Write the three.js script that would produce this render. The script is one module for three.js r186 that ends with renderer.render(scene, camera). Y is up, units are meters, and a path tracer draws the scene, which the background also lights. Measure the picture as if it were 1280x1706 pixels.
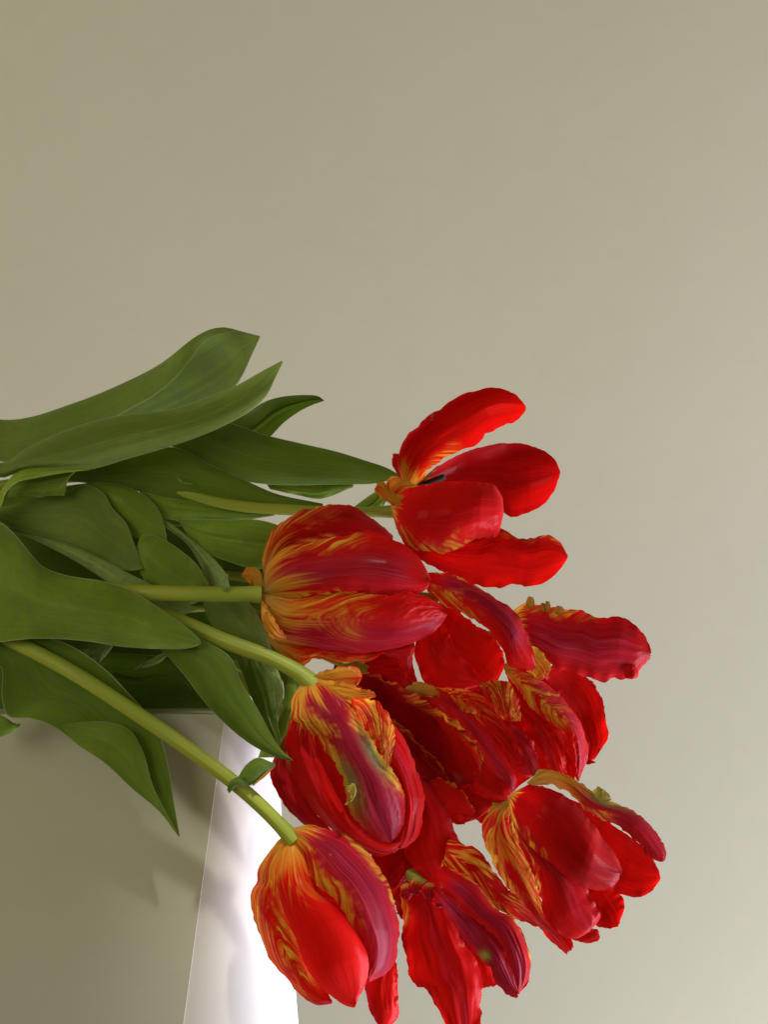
import * as THREE from 'three';
import { RectAreaLightUniformsLib } from 'three/addons/lights/RectAreaLightUniformsLib.js';
import { mergeGeometries } from 'three/addons/utils/BufferGeometryUtils.js';

// ---------------------------------------------------------------- camera, light, exposure
const W = 1280, H = 1706, U = 0.0003, FOV = 38;           // one drawing unit is 0.3 mm
const F = (H / 2) / Math.tan(THREE.MathUtils.degToRad(FOV / 2));
const D = F * U;                                          // distance from lens to the middle of the bouquet
const scene = new THREE.Scene();
const camera = new THREE.PerspectiveCamera(FOV, W / H, 0.02, 20);
camera.position.set(0, 0, D);
camera.lookAt(0, 0, 0);
const renderer = new THREE.WebGLRenderer({ antialias: true });
renderer.setSize(769, 1024);
renderer.toneMapping = THREE.LinearToneMapping;
renderer.toneMappingExposure = 1.2;
renderer.shadowMap.enabled = true;
RectAreaLightUniformsLib.init();
scene.background = new THREE.Color(0.165, 0.138, 0.06);   // dim warm light of the room
function area(color, power, w, h, pos, target) {
  const l = new THREE.RectAreaLight(color, power, w, h);
  l.position.set(...pos); l.lookAt(...target); scene.add(l);
  return l;
}
// tall window to the right, a little behind the flowers; added fill in front on the left; an added high lamp
area(new THREE.Color(0.93, 0.98, 1.22), 22.5, 0.8, 1.7, [1.4, -1.05, -0.1], [0, -0.3, -0.3]);
area(new THREE.Color(1, 0.95, 0.74), 3.5, 0.6, 0.6, [-0.75, 0.28, 0.9], [-0.04, -0.08, 0]);  // added warm fill that lightens the leaves
const streakSpot = new THREE.SpotLight(new THREE.Color(1, 0.97, 0.93), 6.5, 0, 0.045, 1, 2);  // added narrow spot, aimed to drop leaf shadows down the white corner
streakSpot.position.set(0.30, 0.95, 0.62); streakSpot.target.position.set(-0.06, -0.2, 0); streakSpot.castShadow = true; streakSpot.shadow.radius = 2.2;
scene.add(streakSpot, streakSpot.target);

// ---------------------------------------------------------------- helpers
function rng(seed) { let a = seed >>> 0; return () => { a = (a + 0x6D2B79F5) >>> 0; let t = Math.imul(a ^ (a >>> 15), 1 | a); t = (t + Math.imul(t ^ (t >>> 7), 61 | t)) ^ t; return ((t ^ (t >>> 14)) >>> 0) / 4294967296; }; }
function hash(x, y, s) { let h = Math.imul(x, 374761393) + Math.imul(y, 668265263) + Math.imul(s, 1274126177); h = Math.imul(h ^ (h >>> 13), 1274126177); return ((h ^ (h >>> 16)) >>> 0) / 4294967296; }
function vn(x, y, s = 0) {
  const xi = Math.floor(x), yi = Math.floor(y), fx = x - xi, fy = y - yi, u = fx * fx * (3 - 2 * fx), v = fy * fy * (3 - 2 * fy);
  const a = hash(xi, yi, s), b = hash(xi + 1, yi, s), c = hash(xi, yi + 1, s), d = hash(xi + 1, yi + 1, s);
  return a + (b - a) * u + (c - a) * v + (a - b - c + d) * u * v;
}
const fbm = (x, y, s) => (vn(x, y, s) * 4 + vn(x * 2.1, y * 2.1, s + 7) * 2 + vn(x * 4.3, y * 4.3, s + 13)) / 7;
const clamp = (x, a = 0, b = 1) => Math.min(b, Math.max(a, x));
const ss = (a, b, x) => { const t = clamp((x - a) / (b - a)); return t * t * (3 - 2 * t); };
const mix = (a, b, k) => [a[0] + (b[0] - a[0]) * k, a[1] + (b[1] - a[1]) * k, a[2] + (b[2] - a[2]) * k];
const P = (x, y, z = 0) => { const k = U * (D / U - z) / (D / U); return new THREE.Vector3((x - W / 2) * k, (H / 2 - y) * k, z * U); };
const srgb = (c) => c <= 0.0031308 ? c * 12.92 : 1.055 * Math.pow(c, 1 / 2.4) - 0.055;

function tex(w, h, fn, color = true) {
  const d = new Uint8Array(w * h * 4);
  for (let j = 0; j < h; j++) for (let i = 0; i < w; i++) {
    const c = fn((i + 0.5) / w, (j + 0.5) / h), o = (j * w + i) * 4;
    for (let k = 0; k < 3; k++) d[o + k] = Math.round(255 * clamp(color ? srgb(Math.max(0, c[k])) : c[k]));
    d[o + 3] = 255;
  }
  const t = new THREE.DataTexture(d, w, h);
  if (color) t.colorSpace = THREE.SRGBColorSpace;
  t.magFilter = THREE.LinearFilter; t.minFilter = THREE.LinearMipmapLinearFilter; t.generateMipmaps = true; t.wrapS = t.wrapT = THREE.RepeatWrapping; t.needsUpdate = true;
  return t;
}
// points along a smooth curve, evenly spaced
function along(points, n) {
  const v = points.map((p) => new THREE.Vector3(p[0], p[1], p[2] || 0));
  if (v.length === 2) return Array.from({ length: n + 1 }, (_, i) => v[0].clone().lerp(v[1], i / n));
  const c = new THREE.CatmullRomCurve3(v, false, 'centripetal'); c.arcLengthDivisions = 400;
  return c.getSpacedPoints(n);
}
const zAt = (z, t) => { if (typeof z === 'number') return z; const f = t * (z.length - 1), i = Math.min(z.length - 2, Math.floor(f)), k = f - i, u = k * k * (3 - 2 * k) * 0.5 + k * 0.5; return z[i] + (z[i + 1] - z[i]) * u; };

// A curved sheet between an edge L and an edge R (and, if given, a middle M); everything in drawing units.
function sheet(o, origin) {
  const nu = o.nu || 88, nv = o.nv || 32, L = along(o.L, nu), R = along(o.R, nu), M = o.M ? along(o.M, nu) : null, pos = [], uv = [], idx = [], sd = o.seed || 1;
  for (let i = 0; i <= nu; i++) {
    const t = i / nu, l = L[i], r = R[i], wx = r.x - l.x, wy = r.y - l.y, wl = Math.hypot(wx, wy) || 1;
    const zm = zAt(o.z || 0, t), zl = zm + zAt(o.zl || 0, t), zr = zm + zAt(o.zr || 0, t), full = Math.min(1, Math.sin(Math.PI * clamp(0.06 + t * 0.9)) * 1.25);
    const b = zAt(o.b || 0, t) * full;
    for (let j = 0; j <= nv; j++) {
      const s = j / nv * 2 - 1, q = (s + 1) / 2;
      let x, y, z;
      if (M) {
        const m = M[i], a = s * (s - 1) / 2, c = s * (s + 1) / 2, k = 1 - s * s;
        x = l.x * a + m.x * k + r.x * c; y = l.y * a + m.y * k + r.y * c;
        z = (l.z + zl) * a + (m.z + zm) * k + (r.z + zr) * c;
      } else {
        x = l.x + wx * q; y = l.y + wy * q;
        z = zl + (zr - zl) * q + b * (1 - Math.pow(Math.abs(s), 2.3));
      }
      const e = Math.pow(Math.abs(s), 7), side = s < 0 ? 0 : 40, sg = s < 0 ? -1 : 1, tipfade = ss(0, 0.1, t);
      if (o.teeth) { const a = ((vn(t * o.tf, side, sd) - 0.35) + 0.6 * (vn(t * o.tf * 2.7, side, sd + 3) - 0.45)) * o.teeth * e * tipfade * sg; x += wx / wl * a; y += wy / wl * a; if (t > 0.9) { const k = (vn(s * 5, 9, sd) - 0.5) * o.teeth * ss(0.9, 1, t); x += (l.x + r.x - L[Math.max(0, i - 6)].x - R[Math.max(0, i - 6)].x) * 0.02 * k; y += (l.y + r.y - L[Math.max(0, i - 6)].y - R[Math.max(0, i - 6)].y) * 0.02 * k; } }
      if (o.ruf) z += o.ruf * (vn(t * 6.5, side, sd + 5) - 0.5) * 2 * Math.pow(Math.abs(s), 2.5) * tipfade + o.ruf * 1.1 * (vn(t * 18 + q, side, sd + 6) - 0.5) * Math.pow(Math.abs(s), 5);
      if (o.vein) z += o.vein * (fbm(s * 2.8 + t * 0.6, t * 2.2, sd + 2) - 0.5) * full * 2;
      if (o.rib) { const yl = o.col.yl || 0, yr = o.col.yr || 0, w = Math.max(yl ? ss(yl * 1.2, 0, q) : 0, yr ? ss(yr * 1.2, 0, 1 - q) : 0); z += o.rib * (o.name ? 0.25 : 0.5) * w * (stripe(t, Math.abs(s), sd, side) - 0.5) * tipfade; }
      if (o.crease) z -= o.crease * Math.exp(-s * s * 60) * full;
      const p = P(x, y, z).sub(origin); pos.push(p.x, p.y, p.z); uv.push(q, t);
    }
  }
  for (let i = 0; i < nu; i++) for (let j = 0; j < nv; j++) { const a = i * (nv + 1) + j, b = a + nv + 1; idx.push(a, a + 1, b, a + 1, b + 1, b); }
  const g = new THREE.BufferGeometry();
  g.setAttribute('position', new THREE.Float32BufferAttribute(pos, 3)); g.setAttribute('uv', new THREE.Float32BufferAttribute(uv, 2)); g.setIndex(idx); g.computeVertexNormals();
  return g;
}
// feather flames that leave the middle of a petal and run out to its margin
function stripe(t, a, sd, side) {
  const slant = 0.1 + 0.35 * hash(sd, side, 9), q = t - slant * Math.pow(a, 1.1 + 0.9 * hash(sd, side, 10));
  const wq = q + 0.055 * (vn(t * 6, a * 2.5 + side, sd + 20) - 0.5) + 0.03 * (vn(t * 19, a * 6 + side, sd + 24) - 0.5), n = vn(wq * 38, side + a * 1.2, sd + 21) * 0.5 + vn(wq * 84, side + a * 1.6, sd + 22) * 0.3 + vn(wq * 170, side + a * 2, sd + 23) * 0.2;
  return ss(0.26, 0.8, n) * (0.55 + 0.45 * vn(t * 11, a * 4 + side, sd + 25));
}
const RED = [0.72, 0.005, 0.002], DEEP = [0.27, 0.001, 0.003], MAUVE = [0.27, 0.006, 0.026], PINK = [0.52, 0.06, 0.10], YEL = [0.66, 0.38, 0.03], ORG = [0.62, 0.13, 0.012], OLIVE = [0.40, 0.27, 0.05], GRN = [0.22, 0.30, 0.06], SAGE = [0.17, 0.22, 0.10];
function petalColor(c, sd) {
  return (q, t) => {
    const s = q * 2 - 1, a = c.one ? q * 1.4 : Math.abs(s), side = c.one || s < 0 ? 0 : 40;
    const line = vn(s * (26 - 8 * t) + 3, t * 3, sd), fine = vn(s * 70, t * 5, sd + 1), patch = fbm(s * 2, t * 3, sd + 2);
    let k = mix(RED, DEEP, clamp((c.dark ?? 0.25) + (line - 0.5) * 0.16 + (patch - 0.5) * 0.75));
    if (c.mv) {
      const w = 0.8 * c.mv * Math.exp(-Math.pow((s - (c.mc || 0) - (patch - 0.5) * 0.4) / (c.mw || 0.55), 2)) * ss(0.02, 0.2, t) * (1 - ss(c.me ?? 0.9, (c.me ?? 0.9) + 0.12, t + (patch - 0.5) * 0.3));
      k = mix(k, mix(MAUVE, PINK, clamp((line - 0.45) * 0.7 + (fine - 0.5) * 0.5 + (patch - 0.5) * 0.5)), clamp(w * (0.7 + 0.6 * fine)));
    }
    for (const [w, e, g] of [[c.yl, q, c.gl], [c.yr, 1 - q, c.gr]]) {
      if (w) {
        const reach = w * (0.3 + 1.1 * vn(t * 15 - 4 * e, side, sd + 31) + 0.4 * (vn(t * 48, e * 9 + side, sd + 32) - 0.5)), f = ss(reach, reach * 0.25, e) * stripe(t, a, sd, side) * ss(0, 0.06, t) * (1 - ss((c.ye ?? 0.85) - 0.15, c.ye ?? 0.85, t));
        k = mix(k, mix(ORG, YEL, clamp(f * 1.4 - 0.75 + (c.yo ?? 0.25) + 0.6 * vn(t * 26, e * 6, sd + 33))), clamp(f * 1.5 * (c.ys ?? 1)));
      }
      if (g) { const f = Math.exp(-Math.pow((t - g) / 0.13, 2)) * ss(0.42, 0.12, e) * (0.6 + 0.7 * patch); k = mix(k, mix(SAGE, GRN, ss(0.2, 0.02, e)), clamp(f)); if (e < 0.09) k = mix(k, YEL, clamp(f) * 0.75); }
    }
    if (c.flame) { const f = c.flame * ss(0.45, 0.8, vn((t - 0.35 * a) * 22, s * 2.5, sd + 41)) * ss(c.fe ?? 0.75, (c.fe ?? 0.75) - 0.3, t); k = mix(k, mix(ORG, YEL, vn(t * 18, s * 8, sd + 43)), clamp(f)); }
    if (c.base) { const f = ss(c.base * 1.15, c.base * 0.35, t + (line - 0.5) * 0.16 + (vn(s * 7, 2, sd) - 0.5) * c.base * 0.7); k = mix(k, mix(mix(ORG, YEL, 0.35 + 0.5 * fine), OLIVE, ss(c.base * 0.8, 0.02, t) * (c.bo ?? 0.7)), f); }
    if (c.green) k = mix(k, mix(GRN, YEL, 0.3 * line), c.green * (0.7 + 0.4 * patch));
    if (c.spot) { const f = Math.exp(-Math.pow((t - c.spot[1]) / 0.035, 2) - Math.pow((s - c.spot[0]) / 0.35, 2)); k = mix(k, [0.28, 0.36, 0.06], clamp(f * 1.1)); }
    const v = 0.93 + 0.14 * fine;
    return [k[0] * v, k[1] * v, k[2] * v];
  };
}
const petalBump = tex(256, 256, (u, v) => { const s = u * 2 - 1, h = 0.5 * vn(s * 30, v * 2.5, 3) + 0.3 * vn(s * 70, v * 5, 4) + 0.2 * vn(u * 60, v * 60, 5); return [h, h, h]; }, false);
const leafBump = tex(256, 128, (u, v) => { const h = 0.6 * vn(u * 46, v * 1.5, 13) + 0.25 * vn(u * 110, v * 3, 14) + 0.15 * vn(u * 50, v * 120, 15); return [h, h, h]; }, false);
function leafTex(a, b, sd) {
  return tex(256, 512, (u, v) => {
    const s = u * 2 - 1, e = Math.min(u, 1 - u), line = vn(u * 44, v * 2, sd), fine = vn(u * 120, v * 4, sd + 1), patch = fbm(u * 3, v * 5, sd + 2), bloom = fbm(u * 14, v * 50, sd + 3);
    let k = mix(a, b, clamp(0.5 + (line - 0.5) * 0.28 + (patch - 0.5) * 1.6 + (fine - 0.5) * 0.2));
    k = mix(k, [0.11, 0.14, 0.06], clamp((bloom - 0.42) * 0.9));
    k = mix(k, [k[0] * 1.5, k[1] * 1.4, k[2] * 1.2], Math.exp(-s * s * 900) * 0.35);
    k = mix(k, [0.30, 0.34, 0.16], ss(0.016, 0.004, e) * 0.9);
    k = mix(k, [0.16, 0.18, 0.03], ss(0.12, 0.0, v) * 0.5);
    return k;
  });
}
const leafMat = (map, clear = 0.2, through = 0.28) => new THREE.MeshPhysicalMaterial({ map, roughness: 1, specularIntensity: 0.4, clearcoat: clear, clearcoatRoughness: 0.45, transmission: through, thickness: 0, side: THREE.DoubleSide, bumpMap: leafBump, bumpScale: 0.0002 });
const LM = {
  grey: leafMat(leafTex([0.120, 0.184, 0.021], [0.178, 0.250, 0.039], 101)),
  deep: leafMat(leafTex([0.072, 0.132, 0.003], [0.112, 0.186, 0.007], 111)),
  mid: leafMat(leafTex([0.112, 0.192, 0.007], [0.173, 0.266, 0.016], 121)),
  pale: leafMat(leafTex([0.209, 0.293, 0.072], [0.281, 0.370, 0.104], 131)),
  bright: leafMat(leafTex([0.209, 0.321, 0.013], [0.310, 0.420, 0.026], 141)),
};
const stemTex = tex(64, 256, (u, v) => { const n = vn(u * 26, v * 3, 201), p = fbm(u * 4, v * 6, 202); return mix([0.18, 0.25, 0.014], [0.30, 0.33, 0.026], clamp(n * 0.5 + p * 0.6)); });
const stemMat = new THREE.MeshPhysicalMaterial({ map: stemTex, roughness: 0.6, clearcoat: 0.2, clearcoatRoughness: 0.4 });

const used = {};
const named = (n) => { used[n] = (used[n] ?? -1) + 1; return used[n] ? `${n}_${String(used[n]).padStart(3, '0')}` : n; };
function mesh(name, g, m, parent) { const o = new THREE.Mesh(g, m); o.name = name; o.castShadow = o.receiveShadow = true; parent.add(o); return o; }
let seed = 10;
const petalMat = (col, sd) => new THREE.MeshPhysicalMaterial({ map: tex(256, 512, petalColor(col, sd)), roughness: 1, specularIntensity: 0.1, clearcoat: 0.1, clearcoatRoughness: 0.24, transmission: 0.46, thickness: 0, side: THREE.DoubleSide, bumpMap: petalBump, bumpScale: 0.0002 });
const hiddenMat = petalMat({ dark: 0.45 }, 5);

function tulip(label, base) {
  const g = new THREE.Group(); g.name = named('tulip'); g.position.copy(P(...base)); scene.add(g);
  g.userData = { label, category: 'tulip', group: 'red parrot tulips of the bouquet' };
  const org = g.position;
  const T = {
    group: g,
    petal(L, R, o) {
      const sd = seed += 17, p = { teeth: 3.4, tf: 11 + 14 * hash(sd, 4, 4), ruf: 6, vein: 3, rib: 4, ...o, L, R, seed: sd, col: o.col || {} };
      return mesh(o.name || 'petal', sheet(p, org), petalMat(p.col, sd), o.on || g);
    },
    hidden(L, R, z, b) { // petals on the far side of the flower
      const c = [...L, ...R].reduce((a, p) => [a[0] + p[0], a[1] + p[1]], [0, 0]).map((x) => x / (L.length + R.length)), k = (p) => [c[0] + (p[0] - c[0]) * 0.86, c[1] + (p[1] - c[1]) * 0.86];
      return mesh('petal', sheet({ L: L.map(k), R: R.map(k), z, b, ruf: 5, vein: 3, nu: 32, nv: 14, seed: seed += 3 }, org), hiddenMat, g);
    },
    leaf(kind, L, R, o = {}) { const p = { nu: 56, nv: 22, vein: 2.5, ruf: 3, ...o, L, R, seed: seed += 11 }; const m = mesh(o.name || 'leaf', sheet(p, org), LM[kind], o.on || g); if (o.label) m.userData.label = o.label; return m; },
    stem(pts, r0, r1) {
      const c = new THREE.CatmullRomCurve3(pts.map((p) => P(...p).sub(org)), false, 'centripetal'), n = 60, geo = new THREE.TubeGeometry(c, n, 1, 14, false), a = geo.attributes.position, ctr = new THREE.Vector3(), v = new THREE.Vector3();
      for (let i = 0; i <= n; i++) { c.getPointAt(i / n, ctr); const r = U * (r0 + (r1 - r0) * i / n) * (1 + 0.12 * (vn(i * 0.2, 3 + r0, 77) - 0.5) + 0.16 * ss(0.955, 1, i / n)); for (let j = 0; j <= 14; j++) { const k = i * 15 + j; v.fromBufferAttribute(a, k).sub(ctr).multiplyScalar(r).add(ctr); a.setXYZ(k, v.x, v.y, v.z); } }
      geo.computeVertexNormals(); return mesh('stem', geo, stemMat, g);
    },
  };
  return T;
}

// ---------------------------------------------------------------- the setting: wall and plinth
{
  const g = new THREE.BoxGeometry(2.6, 2.4, 0.05);
  const map = tex(1024, 1024, (u, v) => { const n = fbm(u * 11, v * 11, 301) - 0.5, m = fbm(u * 160, v * 160, 302) - 0.5, k = 1 + n * 0.05 + m * 0.02; return [0.515 * k, 0.484 * k, 0.35 * k]; });
  const bump = tex(1024, 1024, (u, v) => { const h = fbm(u * 330, v * 330, 303) * 0.85 + fbm(u * 30, v * 30, 304) * 0.15; return [h, h, h]; }, false);
  const m = new THREE.MeshStandardMaterial({ map, roughness: 0.95, bumpMap: bump, bumpScale: 0.00004 });
  const wall = mesh('wall', g, m, scene); wall.position.set(0, 0, -0.42); wall.userData = { kind: 'structure', label: 'plain beige painted wall behind the flowers' };
}
function hexa(f, b) { // front quad and back quad, each top-left, top-right, bottom-right, bottom-left
  const v = [...f, ...b], q = [[0, 3, 2, 1], [5, 6, 7, 4], [4, 0, 1, 5], [3, 7, 6, 2], [1, 2, 6, 5], [4, 7, 3, 0]], pos = [], uv = [];
  for (const [a, bb, c, d] of q) for (const [k, w] of [[a, [0, 1]], [bb, [0, 0]], [c, [1, 0]], [a, [0, 1]], [c, [1, 0]], [d, [1, 1]]]) { pos.push(v[k].x, v[k].y, v[k].z); uv.push(...w); }
  const g = new THREE.BufferGeometry(); g.setAttribute('position', new THREE.Float32BufferAttribute(pos, 3)); g.setAttribute('uv', new THREE.Float32BufferAttribute(uv, 2)); g.computeVertexNormals(); return g;
}
const TOP = P(375, 1190, 40).y;
{
  const g = new THREE.Group(); g.name = 'plinth'; scene.add(g); g.userData = { label: 'plinth with an olive front, shade mixed into its colour, and a white side face, under the bouquet', category: 'plinth' };
  const low = P(0, 1850, 40).y, at = (x, y, z) => new THREE.Vector3(P(x, 0, z).x, y, z * U);
  g.position.set(P(200, 0, 40).x, low, 0); const org = g.position.clone(), rel = (a) => a.map((p) => p.clone().sub(org)), V = (p, dx, dz) => new THREE.Vector3(p.x + dx, p.y, p.z + dz);
  const zf = 40, zm = -75, zb = -130, ft = at(375, TOP, zf), fb = at(286, low, zf), mt = at(455, TOP, zm), mb = at(505, low, zm), xl = -0.5, dz = (zb - zm) * U;
  const In = 0.012, lf = (y) => new THREE.Vector3(xl, y, zf * U);
  const paint = (r, gg, b, sd, rough) => new THREE.MeshStandardMaterial({ map: tex(256, 256, (u, v) => { const k = 1 + (fbm(u * 6, v * 6, sd) - 0.5) * 0.06 + (fbm(u * 70, v * 70, sd + 1) - 0.5) * 0.03; return [r * k, gg * k, b * k]; }), roughness: rough });
  const olive = paint(0.395, 0.39, 0.305, 311, 0.8), white = paint(0.46, 0.43, 0.38, 321, 0.5);  // the olive takes in the shade that lies on the front face
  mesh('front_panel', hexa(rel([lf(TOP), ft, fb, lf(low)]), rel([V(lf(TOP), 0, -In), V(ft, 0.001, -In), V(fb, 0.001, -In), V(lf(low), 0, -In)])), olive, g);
  // rounded corner, front edge to side edge, and the side behind it, as one smooth curved shell
  {
    const nu = 24, nv = 40, pos = [], uv = [], idx = [], prof = (f, m, q) => { const cx = m.x, cz = f.z - 0.004, k = 1 - q; return new THREE.Vector3(k * k * f.x + 2 * k * q * (f.x + (cx - f.x) * 0.72) + q * q * m.x, f.y, k * k * f.z + 2 * k * q * cz + q * q * m.z); };
    for (const off of [0, 0.004]) for (let i = 0; i <= nu; i++) for (let j = 0; j <= nv; j++) {
      const q = j / nv, a = prof(ft, mt, q), b = prof(fb, mb, q), p = a.lerp(b, i / nu); p.x -= off * (0.3 + q) ; p.z -= off * (1.3 - q) + 0.0006; pos.push(p.x - org.x, p.y - org.y, p.z - org.z); uv.push(q * 0.1, i / nu);
    }
    const n1 = (nu + 1) * (nv + 1), id = (o, i, j) => o + i * (nv + 1) + j;
    for (let i = 0; i < nu; i++) for (let j = 0; j < nv; j++) { idx.push(id(0, i, j), id(0, i + 1, j), id(0, i, j + 1), id(0, i, j + 1), id(0, i + 1, j), id(0, i + 1, j + 1)); idx.push(id(n1, i, j), id(n1, i, j + 1), id(n1, i + 1, j), id(n1, i, j + 1), id(n1, i + 1, j + 1), id(n1, i + 1, j)); }
    const gg = new THREE.BufferGeometry(); gg.setAttribute('position', new THREE.Float32BufferAttribute(pos, 3)); gg.setAttribute('uv', new THREE.Float32BufferAttribute(uv, 2)); gg.setIndex(idx); gg.computeVertexNormals();
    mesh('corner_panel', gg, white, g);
    const arc = Array.from({ length: 13 }, (_, i) => prof(ft, mt, i / 12));
    const sh = new THREE.Shape([[xl, zf * U - 0.002], ...arc.map((p) => [p.x - 0.002, p.z - 0.002]), [mt.x - 0.003, zb * U], [xl, zb * U]].map(([x, z]) => new THREE.Vector2(x - org.x, -(z - org.z))));
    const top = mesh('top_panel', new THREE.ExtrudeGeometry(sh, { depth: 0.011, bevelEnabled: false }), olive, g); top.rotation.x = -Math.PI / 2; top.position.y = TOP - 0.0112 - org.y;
  }
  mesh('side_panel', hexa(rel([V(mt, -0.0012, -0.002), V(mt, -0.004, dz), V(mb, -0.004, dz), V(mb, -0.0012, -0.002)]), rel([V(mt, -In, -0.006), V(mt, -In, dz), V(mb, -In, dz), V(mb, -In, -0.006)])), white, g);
  const z2 = zb * U, B = (x, y, z) => new THREE.Vector3(x, y, z);
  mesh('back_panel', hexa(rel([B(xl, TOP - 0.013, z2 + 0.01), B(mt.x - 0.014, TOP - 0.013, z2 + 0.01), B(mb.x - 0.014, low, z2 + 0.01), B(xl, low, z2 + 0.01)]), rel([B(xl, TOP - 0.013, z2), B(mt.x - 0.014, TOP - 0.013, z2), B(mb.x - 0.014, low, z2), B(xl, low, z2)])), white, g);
}

// ---------------------------------------------------------------- tulips
{ // open flower at the upper right
  const t = tulip('wide open red tulip at the top right of the bouquet, dark anther showing', [654, 852, -40]);
  t.stem([[-260, 860, -60], [60, 800, -40], [170, 795, -16], [260, 808, -7], [380, 840, -4], [500, 850, -14], [600, 853, -36], [662, 852, -40]], 9, 9.5);
  t.petal([[663, 800], [666, 755], [680, 724], [708, 701], [739, 679], [773, 660], [814, 648], [845, 652], [869, 665], [877, 679]], [[690, 812], [725, 772], [756, 755], [780, 746], [797, 737], [816, 719], [835, 710], [859, 700], [874, 688], [877, 681]], { z: [-40, -60, -60, -50], b: -30, zl: [0, 15], zr: [0, 20], col: { dark: 0.3, base: 0.12, yr: 0.3, ye: 0.5, bo: 0 }, teeth: 5 });
  t.petal([[700, 800], [732, 775], [770, 756], [794, 748], [828, 740], [869, 739], [900, 748], [924, 765], [934, 785]], [[690, 815], [740, 820], [790, 830], [835, 850], [852, 860], [876, 856], [904, 841], [924, 817], [934, 790]], { z: [-60, -95, -110, -110], b: -30, col: { dark: 0.6, base: 0.08 }, teeth: 2, vein: 2, ruf: 3 });
  t.petal([[651, 832], [673, 817], [698, 811], [732, 804], [766, 801], [801, 803], [825, 810], [837, 827], [839, 845]], [[653, 854], [663, 882], [680, 908], [708, 917], [742, 920], [763, 913], [794, 899], [828, 892], [836, 872], [840, 850]], { z: [-30, 0, 10, 0], b: [35, 45, 30], col: { dark: 0.3, mv: 0.15, mc: 0.1, mw: 0.5, yr: 0.35, ye: 0.72, base: 0.08 }, teeth: 4 });
  t.petal([[658, 858], [690, 880], [740, 900], [800, 893], [833, 879], [852, 892], [883, 899], [914, 893], [938, 908], [947, 926]], [[655, 862], [672, 898], [698, 930], [715, 940], [753, 957], [787, 971], [814, 979], [852, 975], [890, 975], [924, 957], [945, 932]], { z: [-40, -45, -30, -20, -30], b: -22, zr: [0, 25, 25], col: { dark: 0.45, yl: 0.14, ye: 1.1, ys: 0.5 }, teeth: 5, ruf: 8, vein: 4 });
  t.petal([[688, 826], [665, 795], [654, 772], [655, 755]], [[690, 832], [674, 800], [667, 775], [665, 756]], { z: [-30, -40, -50], b: 5, nu: 24, nv: 10, teeth: 2, col: { base: 0.6, bo: 0 }, name: 'petal_frill' });
  t.petal([[680, 832], [655, 820], [634, 802], [625, 812]], [[680, 852], [655, 842], [637, 830], [624, 816]], { z: [-5, -10, -20], b: 6, nu: 30, nv: 12, teeth: 5, tf: 9, col: { base: 1.2, bo: 0.1 }, name: 'petal_frill' });
  t.petal([[700, 812], [672, 798], [655, 795], [645, 806], [650, 830]], [[715, 806], [690, 818], [672, 836], [660, 842], [652, 836]], { z: [-30, -20, -25], b: 8, nu: 30, nv: 14, teeth: 3, col: { base: 1.0, bo: 0.05, flame: 0.5 }, name: 'petal_frill' });
  t.hidden([[660, 850], [690, 830], [760, 815], [815, 830]], [[660, 860], [700, 890], [760, 895], [815, 840]], -70, -30);
  t.hidden([[660, 850], [690, 860], [760, 870], [815, 875]], [[660, 860], [700, 910], [760, 925], [825, 885]], -100, -20);
  const dark = new THREE.MeshPhysicalMaterial({ color: new THREE.Color(0.006, 0.003, 0.006), roughness: 0.8 }), a = P(694, 812, -70), b = P(741, 794, -72), m = new THREE.CapsuleGeometry(5.5 * U, a.distanceTo(b) - 8 * U, 8, 16);
  const o = mesh('anther', m, dark, t.group); o.position.copy(a.clone().add(b).multiplyScalar(0.5).sub(t.group.position)); o.quaternion.setFromUnitVectors(new THREE.Vector3(0, 1, 0), b.clone().sub(a).normalize());
  t.leaf('deep', [[180, 700], [300, 690], [389, 706], [437, 723], [503, 739], [560, 752], [605, 766], [644, 779], [664, 790]], [[180, 740], [289, 745], [350, 778], [410, 802], [470, 808], [560, 807], [620, 806], [645, 801], [664, 794]], { z: [0, -10, -40, -60], b: [12, 18, 10] });
  t.leaf('deep', [[100, 788], [210, 760], [289, 745], [350, 774], [394, 793], [459, 822], [538, 839]], [[100, 800], [200, 812], [280, 830], [380, 842], [460, 848], [538, 846]], { z: [10, 0, -10, -20], b: 12 });
  t.leaf('mid', [[230, 802], [320, 828], [400, 848], [457, 855]], [[235, 835], [270, 862], [340, 867], [400, 867], [457, 859]], { z: [0, -15, -20], b: 10 });
  t.leaf('mid', [[440, 800], [505, 806], [560, 800], [590, 804]], [[450, 815], [500, 826], [534, 831], [588, 812]], { z: [-60, -80], b: 4 });
  t.leaf('mid', [[560, 870], [592, 843], [612, 828], [632, 815]], [[575, 880], [606, 856], [632, 850], [648, 828]], { z: [-90, -85, -70], b: 8, crease: 6 });
  const w = t.leaf('pale', [[293, 790], [297, 800], [306, 806], [322, 806]], [[295, 790], [300, 798], [308, 803], [322, 805]], { z: 25, b: 1, nu: 12, nv: 4, name: 'leaf_tip' });
}
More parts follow.
